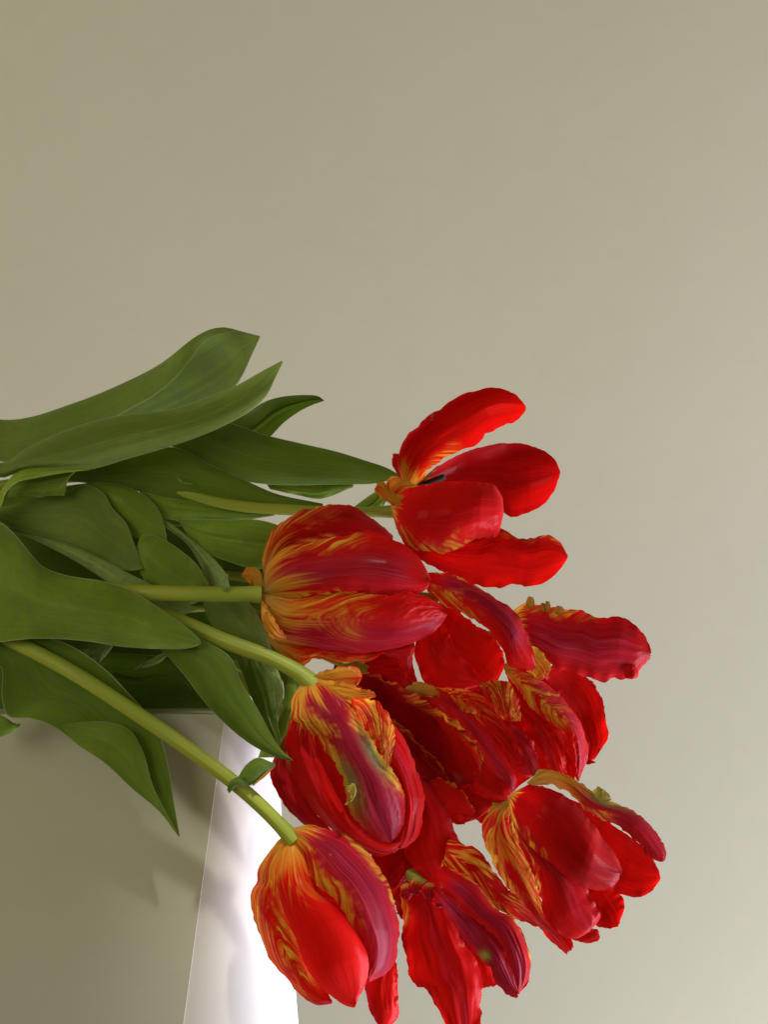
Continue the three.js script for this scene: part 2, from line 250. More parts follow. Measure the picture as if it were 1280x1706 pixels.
{ // big one in the middle left
  const t = tulip('large closed red tulip with yellow streaked base, on a straight horizontal stem', [434, 990, 90]);
  t.stem([[-260, 985, 40], [60, 975, 60], [180, 984, 90], [300, 989, 100], [436, 990, 92]], 12.5, 12.5);
  t.petal([[436, 980], [439, 931], [452, 889], [488, 857], [537, 843], [583, 843], [616, 862], [642, 879], [655, 896]], [[440, 984], [455, 945], [480, 915], [528, 903], [577, 896], [610, 893], [640, 896], [655, 899]], { z: [85, 65, 60, 60], b: [20, 34, 25], zl: [0, -25, -30, -15], col: { dark: 0.6, base: 0.3, yl: 0.6, yr: 0.25, ye: 0.7, yo: 0.05 }, teeth: 4, rib: 6 });
  t.petal([[436, 984], [445, 940], [470, 915], [524, 902], [577, 892], [616, 889], [652, 898], [682, 915], [705, 938], [717, 962]], [[436, 992], [495, 994], [544, 990], [593, 988], [629, 990], [662, 992], [690, 990], [712, 980], [718, 965]], { z: [92, 102, 108, 104, 88], b: [12, 24, 26, 16], zl: [0, -30, -35, -15], zr: [0, 12, 20, 16, 6], col: { dark: 0.35, mv: 0.9, mc: 0.1, mw: 0.55, base: 0.24, bo: 1, yl: 0.3, yr: 0.1, ye: 0.66, me: 0.8 }, rib: 6 });
  t.petal([[436, 988], [495, 990], [540, 980], [593, 972], [636, 980], [675, 984], [708, 994], [734, 1007], [745, 1022]], [[436, 995], [441, 1046], [460, 1068], [511, 1081], [560, 1086], [610, 1086], [649, 1083], [692, 1069], [728, 1048], [745, 1026]], { z: [92, 106, 114, 112, 90], b: [14, 26, 28, 20], zl: [0, 2, 2, 0], zr: [0, -30, -40, -20], col: { dark: 0.25, base: 0.32, bo: 0.6, yl: 0.95, ye: 0.66, ys: 0.85, mv: 0.9, mc: 0.55, mw: 0.45 }, rib: 7 });
  t.petal([[445, 1050], [478, 1070], [544, 1078], [600, 1080], [640, 1082]], [[446, 1068], [475, 1094], [503, 1110], [524, 1098], [564, 1103], [610, 1100], [640, 1086]], { z: [70, 75, 75, 70], b: 10, col: { dark: 0.15, yr: 0.8, base: 0.35, ye: 0.95 }, teeth: 7, ruf: 7 });
  t.petal([[440, 968], [426, 944], [412, 946], [402, 955]], [[440, 980], [426, 976], [414, 970], [403, 960]], { z: [95, 85, 75], b: 6, nu: 24, nv: 12, teeth: 3, tf: 9, col: { base: 1.4, bo: 0.4 }, name: 'petal_frill' });
  t.petal([[437, 998], [450, 1022], [468, 1050], [478, 1062]], [[434, 1010], [440, 1045], [458, 1066], [476, 1065]], { z: [100, 118, 120, 110], b: 8, nu: 30, nv: 12, teeth: 3, col: { base: 1.3, bo: 0.2, flame: 0.6 }, name: 'petal_frill' });
  t.petal([[620, 1075], [660, 1075], [690, 1072], [688, 1095], [684, 1118]], [[640, 1090], [655, 1098], [668, 1112], [680, 1120]], { z: [70, 60, 50], b: 10, nu: 30, nv: 14, col: { dark: 0.3, mv: 0.3 } });
  t.hidden([[440, 985], [470, 900], [560, 860], [650, 880], [715, 950]], [[440, 990], [480, 1010], [560, 1010], [650, 1000], [715, 960]], 30, -30);
  t.hidden([[440, 990], [480, 970], [560, 960], [650, 970], [730, 1010]], [[440, 995], [460, 1060], [560, 1080], [650, 1080], [730, 1020]], 25, -30);
  t.leaf('mid', [[-90, 840], [0, 870], [22, 888], [44, 914], [70, 943], [109, 958], [175, 969], [219, 984], [262, 1011], [306, 1041], [330, 1062], [335, 1071]], [[-90, 1080], [0, 1070], [57, 1064], [131, 1067], [210, 1078], [262, 1081], [306, 1081], [326, 1077], [335, 1072]], { z: [130, 140, 150, 150], b: [18, 26, 14], zl: [-10, -30, -14], ruf: 4, label: 'broad green leaf lying over the horizontal stem' });
  t.leaf('pale', [[-40, 862], [22, 882], [88, 899], [125, 911], [175, 934], [212, 954], [250, 973], [290, 998], [331, 1013]], [[-40, 866], [22, 885], [88, 915], [125, 935], [160, 957], [200, 985], [240, 1010], [290, 1027], [331, 1015]], { z: [50, 60, 65, 60], b: -8, zr: 10 });
  const s = t.leaf('pale', [[372, 985], [372, 968], [376, 955], [380, 957]], [[380, 986], [380, 970], [380, 962], [381, 958]], { z: 110, b: 2, nu: 14, nv: 6, name: 'leaf_tip' });
}
{ // mauve strip and red petals behind
  const t = tulip('half hidden red tulip with a mauve band petal, below the wide open tulip', [726, 1000, 20]);
  t.stem([[-260, 960, -40], [100, 930, -60], [400, 960, -60], [600, 985, -30], [728, 1000, 10]], 12, 10);
  t.petal([[712, 954], [750, 956], [789, 974], [829, 999], [858, 1021], [876, 1053], [888, 1085], [893, 1112]], [[712, 985], [746, 1010], [786, 1028], [815, 1049], [836, 1078], [848, 1105], [870, 1117], [890, 1116]], { z: [30, 45, 50, 40], b: [16, 24, 22], col: { dark: 0.3, mv: 1.2, mc: -0.35, mw: 0.55, yr: 0.75, yl: 0.1, ye: 0.5, me: 0.8 }, rib: 6, teeth: 4 });
  t.petal([[715, 1010], [745, 1004], [775, 1029], [815, 1057], [834, 1080], [840, 1108], [829, 1136]], [[705, 1050], [720, 1090], [745, 1120], [775, 1145], [800, 1150], [826, 1140]], { z: [0, 5, 0, -5], b: -16, col: { dark: 0.2 }, teeth: 4 });
  t.petal([[725, 1010], [745, 1050], [765, 1090], [790, 1115], [803, 1135]], [[705, 1040], [691, 1080], [696, 1107], [712, 1139], [760, 1152], [803, 1142]], { z: [20, 22, 18, 12], b: [-10, 8, 4], col: { dark: 0.15 }, teeth: 3 });
  t.petal([[868, 1074], [895, 1080], [910, 1095], [918, 1115], [908, 1130]], [[868, 1100], [882, 1122], [892, 1130], [905, 1132]], { z: [20, 34, 36], b: 6, nu: 30, nv: 14, col: { base: 0.9, bo: 0.3, yl: 0.7, ye: 1.3 }, name: 'petal_frill' });
  t.petal([[860, 1110], [848, 1104], [842, 1106], [840, 1112]], [[860, 1124], [850, 1122], [843, 1118], [840, 1114]], { z: [30, 34, 34], b: 3, nu: 16, nv: 8, teeth: 2, col: { base: 1.5, bo: 0.2 }, name: 'petal_frill' });
  t.leaf('grey', [[-140, 690], [0, 771], [44, 747], [109, 717], [184, 695], [284, 682], [350, 660], [394, 642], [437, 618], [469, 601]], [[-140, 740], [0, 796], [39, 784], [149, 782], [210, 765], [280, 745], [324, 730], [372, 710], [411, 688], [442, 662], [459, 629], [471, 604]], { z: [90, 100, 95, 75, 50], b: [10, 24, 20, 10], zl: [-6, -20, -14], label: 'long grey green leaf curving up to a point' });
  t.leaf('bright', [[-60, 860], [0, 818], [20, 792], [39, 781], [95, 780], [149, 782]], [[-60, 900], [0, 846], [9, 822], [26, 805], [57, 797], [100, 789], [149, 783]], { z: [90, 104, 108, 104], b: 8, name: 'leaf_fold', nu: 40, nv: 10 });
  t.leaf('mid', [[20, 800], [60, 795], [100, 788], [125, 785], [113, 800], [108, 824]], [[10, 830], [50, 825], [66, 828], [80, 826], [95, 826], [108, 826]], { z: [70, 75, 72], b: 6 });
}
{ // the right one
  const t = tulip('red tulip furthest right in the bouquet, dark mauve petal pointing right', [862, 1060, -20]);
  t.stem([[-260, 940, -60], [200, 960, -90], [600, 1040, -80], [800, 1060, -50], [864, 1062, -20]], 12, 10);
  t.petal([[850, 1022], [870, 1006], [905, 1010], [941, 1017], [973, 1019], [995, 1029], [1023, 1027], [1048, 1036], [1070, 1053], [1081, 1071], [1086, 1085]], [[868, 1064], [889, 1085], [912, 1100], [931, 1113], [964, 1121], [980, 1126], [1002, 1133], [1034, 1129], [1056, 1128], [1068, 1112], [1084, 1095]], { z: [0, 5, 5, -5], b: [18, 26, 18], zr: [0, -15, -10], col: { dark: 0.6, mv: 0.75, mc: 0, mw: 0.6, yl: 0.22, ye: 0.6, base: 0.08, me: 0.8 }, teeth: 5, vein: 5 });
  for (const [x, y, h, w] of [[884, 1004, 14, 14], [905, 1010, 9, 8], [913, 1010, 12, 9], [932, 1014, 8, 16]])
    t.petal([[x - w / 2, y + 10], [x - w / 2, y], [x - 2, y - h + 3], [x, y - h + 6]], [[x + w / 2, y + 10], [x + w / 2, y], [x + 3, y - h + 4], [x + 1, y - h + 6]], { z: 8, b: 6, nu: 12, nv: 8, teeth: 1, ruf: 1, vein: 1, col: { base: 2, bo: 0.5 }, name: 'petal_frill' });
  t.petal([[1046, 1108], [1056, 1108], [1064, 1116], [1063, 1128], [1054, 1132]], [[1042, 1112], [1040, 1122], [1044, 1130], [1052, 1132]], { z: 4, b: 8, nu: 16, nv: 10, teeth: 0, col: { dark: 0.4, mv: 0.4 }, name: 'petal_frill' });
  t.petal([[925, 1105], [964, 1118], [983, 1132], [997, 1153], [1006, 1184], [1012, 1214], [1013, 1231], [1004, 1246], [994, 1262]], [[905, 1120], [931, 1156], [952, 1191], [968, 1214], [976, 1238], [979, 1258], [983, 1266], [992, 1264]], { z: [-20, -30, -35, -30], b: -14, col: { dark: 0.45 }, teeth: 4 });
  t.petal([[842, 1112], [877, 1118], [905, 1135], [931, 1158], [955, 1186], [971, 1214], [979, 1247], [976, 1273], [965, 1301]], [[842, 1122], [863, 1148], [889, 1180], [924, 1208], [941, 1221], [948, 1250], [955, 1285], [963, 1301]], { z: [30, 40, 40, 30], b: [14, 22, 20], zl: [0, -15, -20, -8], col: { dark: 0.2, yr: 1.6, ye: 0.66, base: 0.06, mv: 0.7, mc: -0.5, mw: 0.5 }, rib: 7, teeth: 3 });
  t.petal([[860, 1126], [890, 1172], [925, 1202], [943, 1225], [953, 1260], [957, 1298]], [[845, 1125], [855, 1170], [870, 1210], [885, 1250], [897, 1285], [915, 1302], [950, 1305]], { z: [20, 22, 20], b: 14, col: { dark: 0.15, mv: 0.35, mc: 0.1, mw: 0.2 }, vein: 8 });
  t.petal([[908, 1200], [932, 1230], [943, 1265], [946, 1300]], [[888, 1202], [905, 1250], [920, 1290], [942, 1306]], { z: [30, 38, 36], b: 9, nu: 50, col: { dark: 0.02, mv: 0.7, mc: 0.5, mw: 0.25 }, ruf: 6 });
  t.petal([[798, 1138], [830, 1134], [850, 1140], [864, 1165], [869, 1193]], [[796, 1144], [815, 1166], [830, 1188], [845, 1200], [868, 1200]], { z: [55, 60, 62], b: 10, col: { dark: 0.4, yl: 1.8, ye: 1.4, mv: 0.3, one: 1 }, rib: 3, teeth: 3 });
  t.petal([[970, 1256], [980, 1264], [990, 1268], [993, 1270]], [[970, 1268], [980, 1274], [988, 1272], [993, 1271]], { z: -10, b: 2, nu: 12, nv: 6, teeth: 0, col: { dark: 0.6 }, name: 'petal_frill' });
  t.hidden([[850, 1100], [900, 1110], [960, 1160], [990, 1250]], [[840, 1120], [860, 1200], [900, 1280], [960, 1290]], -40, -20);
  t.leaf('grey', [[-140, 650, 60], [0, 769, 60], [110, 745, 60], [206, 688, 60], [262, 656, 55], [297, 625, 45], [317, 599, 30], [348, 564, 8], [390, 553, 0], [433, 560, -10]], [[-140, 720, -50], [60, 760, -60], [200, 740, -70], [300, 700, -70], [385, 651, -60], [402, 629, -50], [420, 590, -30], [433, 562, -10]], { M: [[-140, 640, 0], [0, 699, 0], [131, 669, 0], [262, 613, 0], [330, 568, 0], [376, 551, -10], [407, 557, -10], [433, 560, -10]], z: 0, nv: 30, label: 'leaf folded over at its tip, topmost of the bouquet' });
  t.leaf('deep', [[320, 730], [400, 695], [437, 671], [464, 662], [503, 658], [530, 660], [540, 667]], [[370, 790], [420, 752], [451, 727], [472, 705], [503, 683], [525, 673], [540, 668]], { z: [-20, -30, -50, -60], b: -10, crease: 8 });
}
{ // centre
  const t = tulip('deep red tulip in the middle of the bouquet, dark hollow petal with orange rim', [600, 1115, 30]);
  t.stem([[-260, 1010, -20], [150, 1030, -30], [380, 1010, 0], [480, 1060, 10], [610, 1120, 20]], 13, 10);
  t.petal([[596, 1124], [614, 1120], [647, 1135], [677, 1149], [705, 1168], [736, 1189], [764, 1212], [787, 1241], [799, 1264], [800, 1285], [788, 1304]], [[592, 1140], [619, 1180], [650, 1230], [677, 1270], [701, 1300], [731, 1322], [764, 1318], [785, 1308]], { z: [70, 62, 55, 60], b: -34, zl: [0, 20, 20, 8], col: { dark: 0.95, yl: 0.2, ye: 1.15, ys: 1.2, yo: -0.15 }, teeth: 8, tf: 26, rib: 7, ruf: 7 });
  t.petal([[705, 1142], [745, 1155], [780, 1185], [812, 1218], [836, 1252], [856, 1285], [860, 1310], [850, 1330]], [[700, 1180], [735, 1230], [760, 1280], [785, 1315], [815, 1333], [835, 1337], [850, 1332]], { z: [40, 45, 50, 40], b: [10, 22, 18], col: { dark: 0.3, mv: 0.8, mc: -0.55, mw: 0.22 }, vein: 7 });
  t.petal([[695, 1265], [760, 1300], [800, 1322], [830, 1336], [820, 1348], [795, 1364], [775, 1370]], [[685, 1280], [700, 1315], [715, 1342], [740, 1366], [765, 1374], [775, 1372]], { z: [30, 30, 26], b: 10, col: { dark: 0.4 }, teeth: 5 });
  t.petal([[700, 1142], [760, 1148], [800, 1158], [830, 1188], [850, 1218], [880, 1245], [896, 1275], [894, 1290]], [[700, 1155], [740, 1182], [790, 1212], [830, 1238], [850, 1268], [870, 1292], [891, 1293]], { z: [25, 32, 36, 32], b: 12, col: { dark: 0.3, mv: 0.35, flame: 0.4, fe: 0.7 }, vein: 6, ruf: 8 });
  t.petal([[846, 1204], [870, 1215], [890, 1240], [898, 1270], [892, 1291]], [[844, 1215], [856, 1250], [870, 1275], [888, 1293]], { z: [46, 50, 46], b: 8, col: { dark: 0.35, mv: 0.8, mc: -0.2 }, vein: 6, ruf: 6 });
  t.petal([[718, 1178], [760, 1203], [796, 1240], [808, 1278], [803, 1302]], [[735, 1212], [765, 1248], [784, 1276], [800, 1303]], { z: [62, 70, 70, 66], b: 8, nu: 50, col: { dark: 0.05, yl: 0.5, ye: 1.2, yo: 0 }, teeth: 6, ruf: 8 });
  t.petal([[700, 1286], [740, 1298], [772, 1320], [792, 1352]], [[704, 1320], [725, 1346], [755, 1364], [788, 1364]], { z: [52, 58, 56], b: 10, nu: 50, col: { dark: 0.05, yl: 0.12, ye: 1.1 }, teeth: 5, ruf: 8 });
  t.petal([[742, 1148], [776, 1156], [803, 1180]], [[748, 1166], [774, 1182], [800, 1192]], { z: [40, 50, 52], b: 8, nu: 40, col: { dark: 0.1, flame: 0.9, yr: 0.6, ye: 1.2 }, teeth: 6, ruf: 6 });
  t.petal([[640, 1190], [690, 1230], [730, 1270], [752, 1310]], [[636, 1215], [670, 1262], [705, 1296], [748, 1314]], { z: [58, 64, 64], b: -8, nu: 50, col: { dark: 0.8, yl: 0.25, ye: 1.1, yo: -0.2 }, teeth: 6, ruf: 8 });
  t.petal([[796, 1348], [815, 1340], [834, 1342], [830, 1352]], [[790, 1356], [800, 1370], [815, 1380], [828, 1360]], { z: [10, 12], b: 6, nu: 20, nv: 10, col: { dark: 0.1 } });
  t.petal([[672, 1150], [690, 1138], [720, 1142], [738, 1158]], [[680, 1158], [700, 1160], [716, 1162], [736, 1162]], { z: [42, 44], b: 8, nu: 22, nv: 12, col: { base: 1.3, bo: 1 }, name: 'petal_frill' });
  t.petal([[560, 1100], [620, 1082], [660, 1078], [686, 1082], [688, 1110], [700, 1145]], [[550, 1130], [600, 1150], [640, 1160], [680, 1160], [700, 1150]], { z: [0, -5, 0], b: -10, col: { dark: 0.75 } });
  t.petal([[560, 1110], [640, 1130], [720, 1150], [800, 1150], [850, 1170], [890, 1250]], [[540, 1150], [600, 1260], [680, 1330], [760, 1350], [820, 1340], [890, 1290]], { z: [-10, -20, -15], b: -16, col: { dark: 0.6 } });
  t.leaf('grey', [[-90, 845], [0, 845], [68, 828], [110, 818], [140, 807], [170, 820], [188, 848], [210, 872], [223, 905], [238, 944]], [[-90, 866], [0, 868], [22, 883], [62, 898], [110, 915], [170, 937], [210, 950], [226, 950], [238, 947]], { z: [60, 45, 40, 44], b: [8, 14, -6], ruf: 5 });
  t.leaf('mid', [[90, 812], [160, 804], [200, 808], [232, 820], [255, 838], [270, 862], [279, 903]], [[110, 840], [170, 845], [195, 862], [215, 887], [228, 896], [250, 898], [278, 906]], { z: [10, 20, 18], b: [6, 14, 10] });
}
{ // centre left with green and yellow petal
  const t = tulip('red tulip with a mauve petal edged in green and yellow, left of the centre', [515, 1136, 110]);
  t.stem([[-260, 960, 60], [120, 985, 70], [300, 1036, 95], [380, 1070, 105], [450, 1096, 110], [500, 1122, 112], [524, 1142, 112]], 12, 13);
  t.petal([[505, 1135], [490, 1155], [484, 1169], [489, 1198], [508, 1213], [531, 1228], [548, 1254], [564, 1280], [574, 1306], [577, 1329], [585, 1356], [603, 1378], [630, 1397], [652, 1402]], [[530, 1126], [570, 1138], [592, 1160], [603, 1195], [622, 1230], [637, 1262], [653, 1283], [666, 1303], [677, 1336], [675, 1369], [663, 1392], [653, 1402]], { z: [115, 140, 150, 148, 130], b: [18, 26, 30, 16], zl: [0, -6, -8], zr: [0, -6, -8], col: { dark: 0.5, mv: 1.4, mc: 0.05, mw: 0.72, yl: 0.42, yr: 0.32, ye: 0.8, yo: 0.45, gl: 0.62, gr: 0.5, base: 0.16, bo: 0.8, ys: 1.3, me: 1.1 }, teeth: 6, tf: 26, rib: 6, vein: 5 });
  t.petal([[584, 1164], [623, 1167], [646, 1188], [657, 1218], [655, 1244], [649, 1275]], [[588, 1180], [604, 1208], [621, 1232], [634, 1254], [645, 1277]], { z: [150, 165, 168, 160], b: 8, col: { dark: 0.3, mv: 0.7, yl: 2.2, ye: 1.4, ys: 1.2, yo: 0.3, one: 1 }, rib: 3, teeth: 5, name: 'petal_frill' });
  t.petal([[512, 1132], [540, 1118], [570, 1112], [596, 1112], [603, 1126]], [[520, 1140], [550, 1140], [575, 1142], [592, 1142], [603, 1130]], { z: [114, 120, 120], b: 5, nu: 32, nv: 14, teeth: 4, col: { base: 1.0, bo: 0.2, flame: 0.4 }, name: 'petal_frill' });
  t.petal([[530, 1136], [570, 1136], [605, 1149], [622, 1152], [626, 1158]], [[540, 1152], [575, 1164], [600, 1166], [618, 1164], [626, 1160]], { z: [130, 142, 146], b: 4, nu: 32, nv: 14, teeth: 3, col: { base: 1.3, bo: 0.1 }, name: 'petal_frill' });
  t.petal([[580, 1306], [590, 1305], [594, 1318], [588, 1332], [575, 1342]], [[576, 1316], [582, 1320], [585, 1328], [574, 1341]], { z: [168, 174, 172], b: 4, nu: 20, nv: 8, teeth: 1, col: { green: 0.9 }, name: 'petal_frill' });
  t.petal([[515, 1150], [490, 1200], [462, 1250], [450, 1285], [464, 1323], [486, 1354], [512, 1377], [548, 1384]], [[520, 1150], [492, 1215], [488, 1270], [505, 1320], [530, 1360], [552, 1382]], { z: [90, 80, 85, 85], b: 14, col: { dark: 0.85, base: 0.4, bo: 1, mv: 0.2 }, teeth: 3 });
  t.petal([[500, 1160], [482, 1205], [478, 1245], [490, 1290], [515, 1340], [556, 1385], [600, 1415], [640, 1427], [668, 1412]], [[530, 1220], [550, 1250], [568, 1285], [580, 1320], [595, 1356], [622, 1388], [652, 1402], [673, 1398]], { z: [110, 112, 118, 115], b: [14, 30, 26], zl: [0, -15, -20, -10], col: { dark: 0.4, mv: 0.3, mc: -0.3, mw: 0.12, base: 0.1 }, vein: 9, teeth: 3 });
  t.petal([[625, 1180], [662, 1215], [680, 1244], [693, 1283], [706, 1326], [704, 1362], [696, 1392], [678, 1411]], [[615, 1230], [640, 1280], [660, 1310], [668, 1340], [668, 1380], [664, 1405], [668, 1415]], { z: [125, 125, 120, 115], b: [14, 22, 18], zl: [0, -20, -20], col: { dark: 0.2, mv: 0.6, mc: -0.2, mw: 0.3 }, vein: 7 });
  t.hidden([[520, 1140], [560, 1130], [640, 1200], [690, 1340]], [[515, 1150], [500, 1260], [560, 1370], [660, 1400]], 40, -30);
  t.leaf('deep', [[215, 1035], [270, 1084], [306, 1124], [332, 1159], [372, 1203], [416, 1239], [459, 1261], [489, 1268]], [[240, 1020], [320, 1058], [383, 1094], [402, 1137], [429, 1181], [450, 1220], [470, 1250], [489, 1267]], { z: [100, 120, 130, 125, 120], b: [8, 16, 10], label: 'dark green leaf hanging down to a point' });
  t.leaf('mid', [[226, 912], [235, 894], [252, 891], [280, 903], [310, 924], [330, 943], [348, 978]], [[226, 918], [228, 940], [240, 966], [262, 990], [295, 1005], [325, 1005], [348, 986]], { z: [30, 36, 30], b: [14, 10, 4] });
}
{ // bottom left
  const t = tulip('lowest left tulip with smooth bright red front petal, on a long diagonal stem', [483, 1390, 130]);
  t.stem([[-260, 960, 70], [-60, 1035, 50], [20, 1068, 98], [120, 1120, 142], [220, 1184, 148], [310, 1245, 142], [390, 1304, 136], [440, 1348, 132], [490, 1400, 130]], 12.5, 11.5);
  t.petal([[478, 1388], [462, 1402], [444, 1423], [431, 1449], [429, 1472], [421, 1484], [424, 1528], [434, 1557], [451, 1597], [477, 1629], [503, 1659], [529, 1675], [553, 1672]], [[484, 1392], [480, 1420], [472, 1450], [474, 1480], [486, 1525], [500, 1567], [515, 1605], [526, 1633], [543, 1653], [554, 1668]], { z: [130, 125, 122, 125, 130], b: [18, 30, 26, 12], zl: [0, -25, -30, -12], col: { dark: 0.3, yl: 0.45, yr: 1.0, base: 0.22, bo: 0.25, ye: 0.95, mv: 0.5, mc: -0.7, mw: 0.3 }, rib: 7, teeth: 4 });
  t.petal([[480, 1396], [466, 1430], [460, 1462], [470, 1508], [490, 1557], [510, 1610], [529, 1639], [552, 1659], [575, 1675], [590, 1679]], [[490, 1396], [508, 1430], [530, 1482], [562, 1508], [592, 1541], [608, 1574], [614, 1607], [609, 1639], [598, 1662], [592, 1678]], { z: [130, 155, 165, 160, 145], b: [16, 34, 34, 16], zl: [0, -10, -12], col: { dark: 0.03, base: 0.22, bo: 0, flame: 0.7, fe: 0.45 }, vein: 2, teeth: 1, ruf: 2 });
  t.petal([[484, 1390], [505, 1425], [525, 1470], [556, 1495], [588, 1545], [606, 1574], [610, 1600], [615, 1634]], [[488, 1380], [510, 1375], [539, 1381], [582, 1393], [608, 1416], [634, 1452], [651, 1485], [661, 1521], [665, 1561], [658, 1600], [641, 1624], [618, 1635]], { z: [132, 145, 150, 145, 140], b: [18, 34, 36, 20], zr: [0, -30, -40, -20], zl: [0, 20, 20, 10], col: { dark: 0.35, mv: 1.3, mc: 0.25, mw: 0.75, yl: 0.38, yr: 0.12, ye: 0.72, base: 0.12, bo: 0.6, ys: 1.4, me: 0.95 }, rib: 7, teeth: 4 });
  t.petal([[612, 1590], [609, 1640], [613, 1670], [629, 1706], [642, 1715]], [[655, 1580], [661, 1617], [663, 1660], [662, 1695], [646, 1715]], { z: [90, 95, 95], b: 16, col: { dark: 0.05, mv: 0.5, mc: -0.9, mw: 0.2 }, teeth: 3 });
  t.hidden([[490, 1395], [450, 1460], [460, 1560], [560, 1650]], [[490, 1390], [590, 1420], [640, 1500], [610, 1620]], 70, -30);
  // joint on the stem with a small leaf
  t.leaf('deep', [[392, 1310], [398, 1292], [412, 1272], [430, 1262], [448, 1268], [458, 1272]], [[400, 1308], [412, 1306], [424, 1306], [436, 1296], [450, 1286], [459, 1274]], { z: [146, 150, 140], b: 14, nu: 30, nv: 14, name: 'bract' });
  t.petal([[420, 1306], [432, 1290], [446, 1280], [458, 1272]], [[421, 1310], [436, 1298], [450, 1286], [459, 1276]], { z: [152, 152, 142], b: 3, nu: 16, nv: 8, teeth: 1, col: { base: 1.5, bo: 0.7 }, name: 'bract' });
  t.leaf('deep', [[378, 1316], [384, 1300], [400, 1294], [414, 1300]], [[382, 1322], [392, 1312], [406, 1310], [420, 1308]], { z: [152, 156, 150], b: 5, nu: 20, nv: 10, name: 'bract' });
  const m = t.leaf('deep', [[-20, 1040], [60, 1058], [118, 1076], [175, 1115], [214, 1155], [250, 1195], [268, 1230], [280, 1277], [289, 1334], [299, 1392]], [[-90, 1060], [0, 1110], [2, 1160], [13, 1194], [50, 1197], [87, 1210], [122, 1234], [175, 1271], [219, 1312], [262, 1348], [298, 1395]], { z: [100, 115, 120, 118, 110], b: [-10, -14, -8], label: 'leaf hanging over the front of the plinth' });
  t.leaf('mid', [[101, 1207], [140, 1203], [180, 1203], [215, 1216], [238, 1252], [255, 1310], [298, 1392]], [[101, 1210], [122, 1235], [175, 1272], [219, 1313], [262, 1349], [280, 1370], [298, 1395]], { z: [122, 130, 126, 112], b: [3, 5, 1], ruf: 1, vein: 1, name: 'leaf_fold', on: t.group });  // fold in lighter green, its colour carrying the light on the lower blade
  t.leaf('mid', [[-20, 1180], [10, 1196], [22, 1204], [34, 1206]], [[-20, 1235], [0, 1228], [20, 1220], [34, 1208]], { z: [105, 110], b: 6, nu: 16, nv: 8 });
}
{ // bottom middle
  const t = tulip('lowest tulip in the bouquet, hanging down with a folded mauve petal and a green speck', [700, 1470, 60]);
  t.stem([[-260, 1000, -80], [200, 1040, -100], [460, 1180, -40], [620, 1390, 30], [704, 1475, 60]], 13, 10);
  t.petal([[680, 1470], [666, 1494], [674, 1520], [670, 1564], [680, 1598], [684, 1627], [697, 1644], [710, 1646], [726, 1675], [743, 1706], [765, 1740]], [[706, 1470], [735, 1500], [760, 1540], [776, 1574], [791, 1598], [801, 1634], [802, 1671], [797, 1706], [775, 1740]], { z: [60, 70, 72, 66], b: [10, 16, 14], col: { dark: 0.42, mv: 0.35, mc: 0.25, mw: 0.25, yl: 0.2, ye: 0.3 }, vein: 10, teeth: 5, nv: 34 });
  t.petal([[760, 1560], [788, 1600], [797, 1635], [804, 1646]], [[790, 1555], [817, 1600], [826, 1630], [829, 1642]], { z: [50, 48], b: 4, nu: 26, nv: 14, col: { dark: 0.1 }, teeth: 3 });
  t.petal([[712, 1478], [745, 1520], [769, 1556], [798, 1593], [813, 1607], [828, 1634], [842, 1652], [862, 1661]], [[728, 1478], [774, 1518], [808, 1545], [830, 1569], [849, 1612], [865, 1655]], { z: [90, 112, 118, 108], b: 10, zr: [0, 6, 6], col: { dark: 0.7, mv: 1.6, mw: 0.9, spot: [-0.55, 0.62] }, vein: 6, ruf: 4, rib: 0, teeth: 6 });
  t.petal([[720, 1465], [760, 1498], [806, 1540], [830, 1566], [849, 1610], [864, 1656]], [[740, 1440], [790, 1470], [825, 1512], [857, 1532], [873, 1562], [886, 1603], [881, 1632], [865, 1657]], { z: [90, 104, 108, 100], b: [12, 18, 12], zl: 10, col: { dark: 0.4, mv: 1.25, mw: 0.7, mc: -0.1, yr: 0.1, ye: 0.9 }, vein: 5 });
  t.petal([[735, 1392], [772, 1405], [803, 1424], [822, 1450], [845, 1480], [875, 1510], [898, 1541]], [[720, 1430], [760, 1462], [785, 1475], [815, 1500], [845, 1524], [870, 1535], [898, 1544]], { z: [70, 80, 76, 60], b: 14, col: { dark: 0.5, flame: 0.9, fe: 0.95, yr: 0.4 }, rib: 6, teeth: 5 });
  for (const [x, y] of [[690, 1478], [712, 1486], [728, 1500], [676, 1486]]) t.petal([[x, y - 16], [x - 9, y - 4], [x - 5, y + 10], [x + 4, y + 13]], [[x + 10, y - 14], [x + 12, y], [x + 10, y + 10], [x + 5, y + 14]], { z: [75, 92, 96], b: 6, nu: 16, nv: 8, teeth: 3, tf: 8, col: { dark: 0.5, mv: 0.9, base: 0.3 }, name: 'petal_frill' });
  t.hidden([[690, 1470], [720, 1540], [760, 1620], [800, 1640]], [[720, 1450], [800, 1480], [850, 1540], [860, 1620]], 40, -16);
  t.leaf('deep', [[370, 1070], [393, 1098], [418, 1160], [440, 1205], [462, 1245]], [[420, 1075], [440, 1113], [456, 1160], [462, 1200], [470, 1245]], { z: [60, 70, 68], b: 8 });
  t.leaf('pale', [[425, 1085], [441, 1114], [455, 1150], [459, 1180], [457, 1196]], [[450, 1092], [465, 1122], [472, 1150], [468, 1178], [459, 1198]], { z: [72, 80, 78], b: 6 });
}
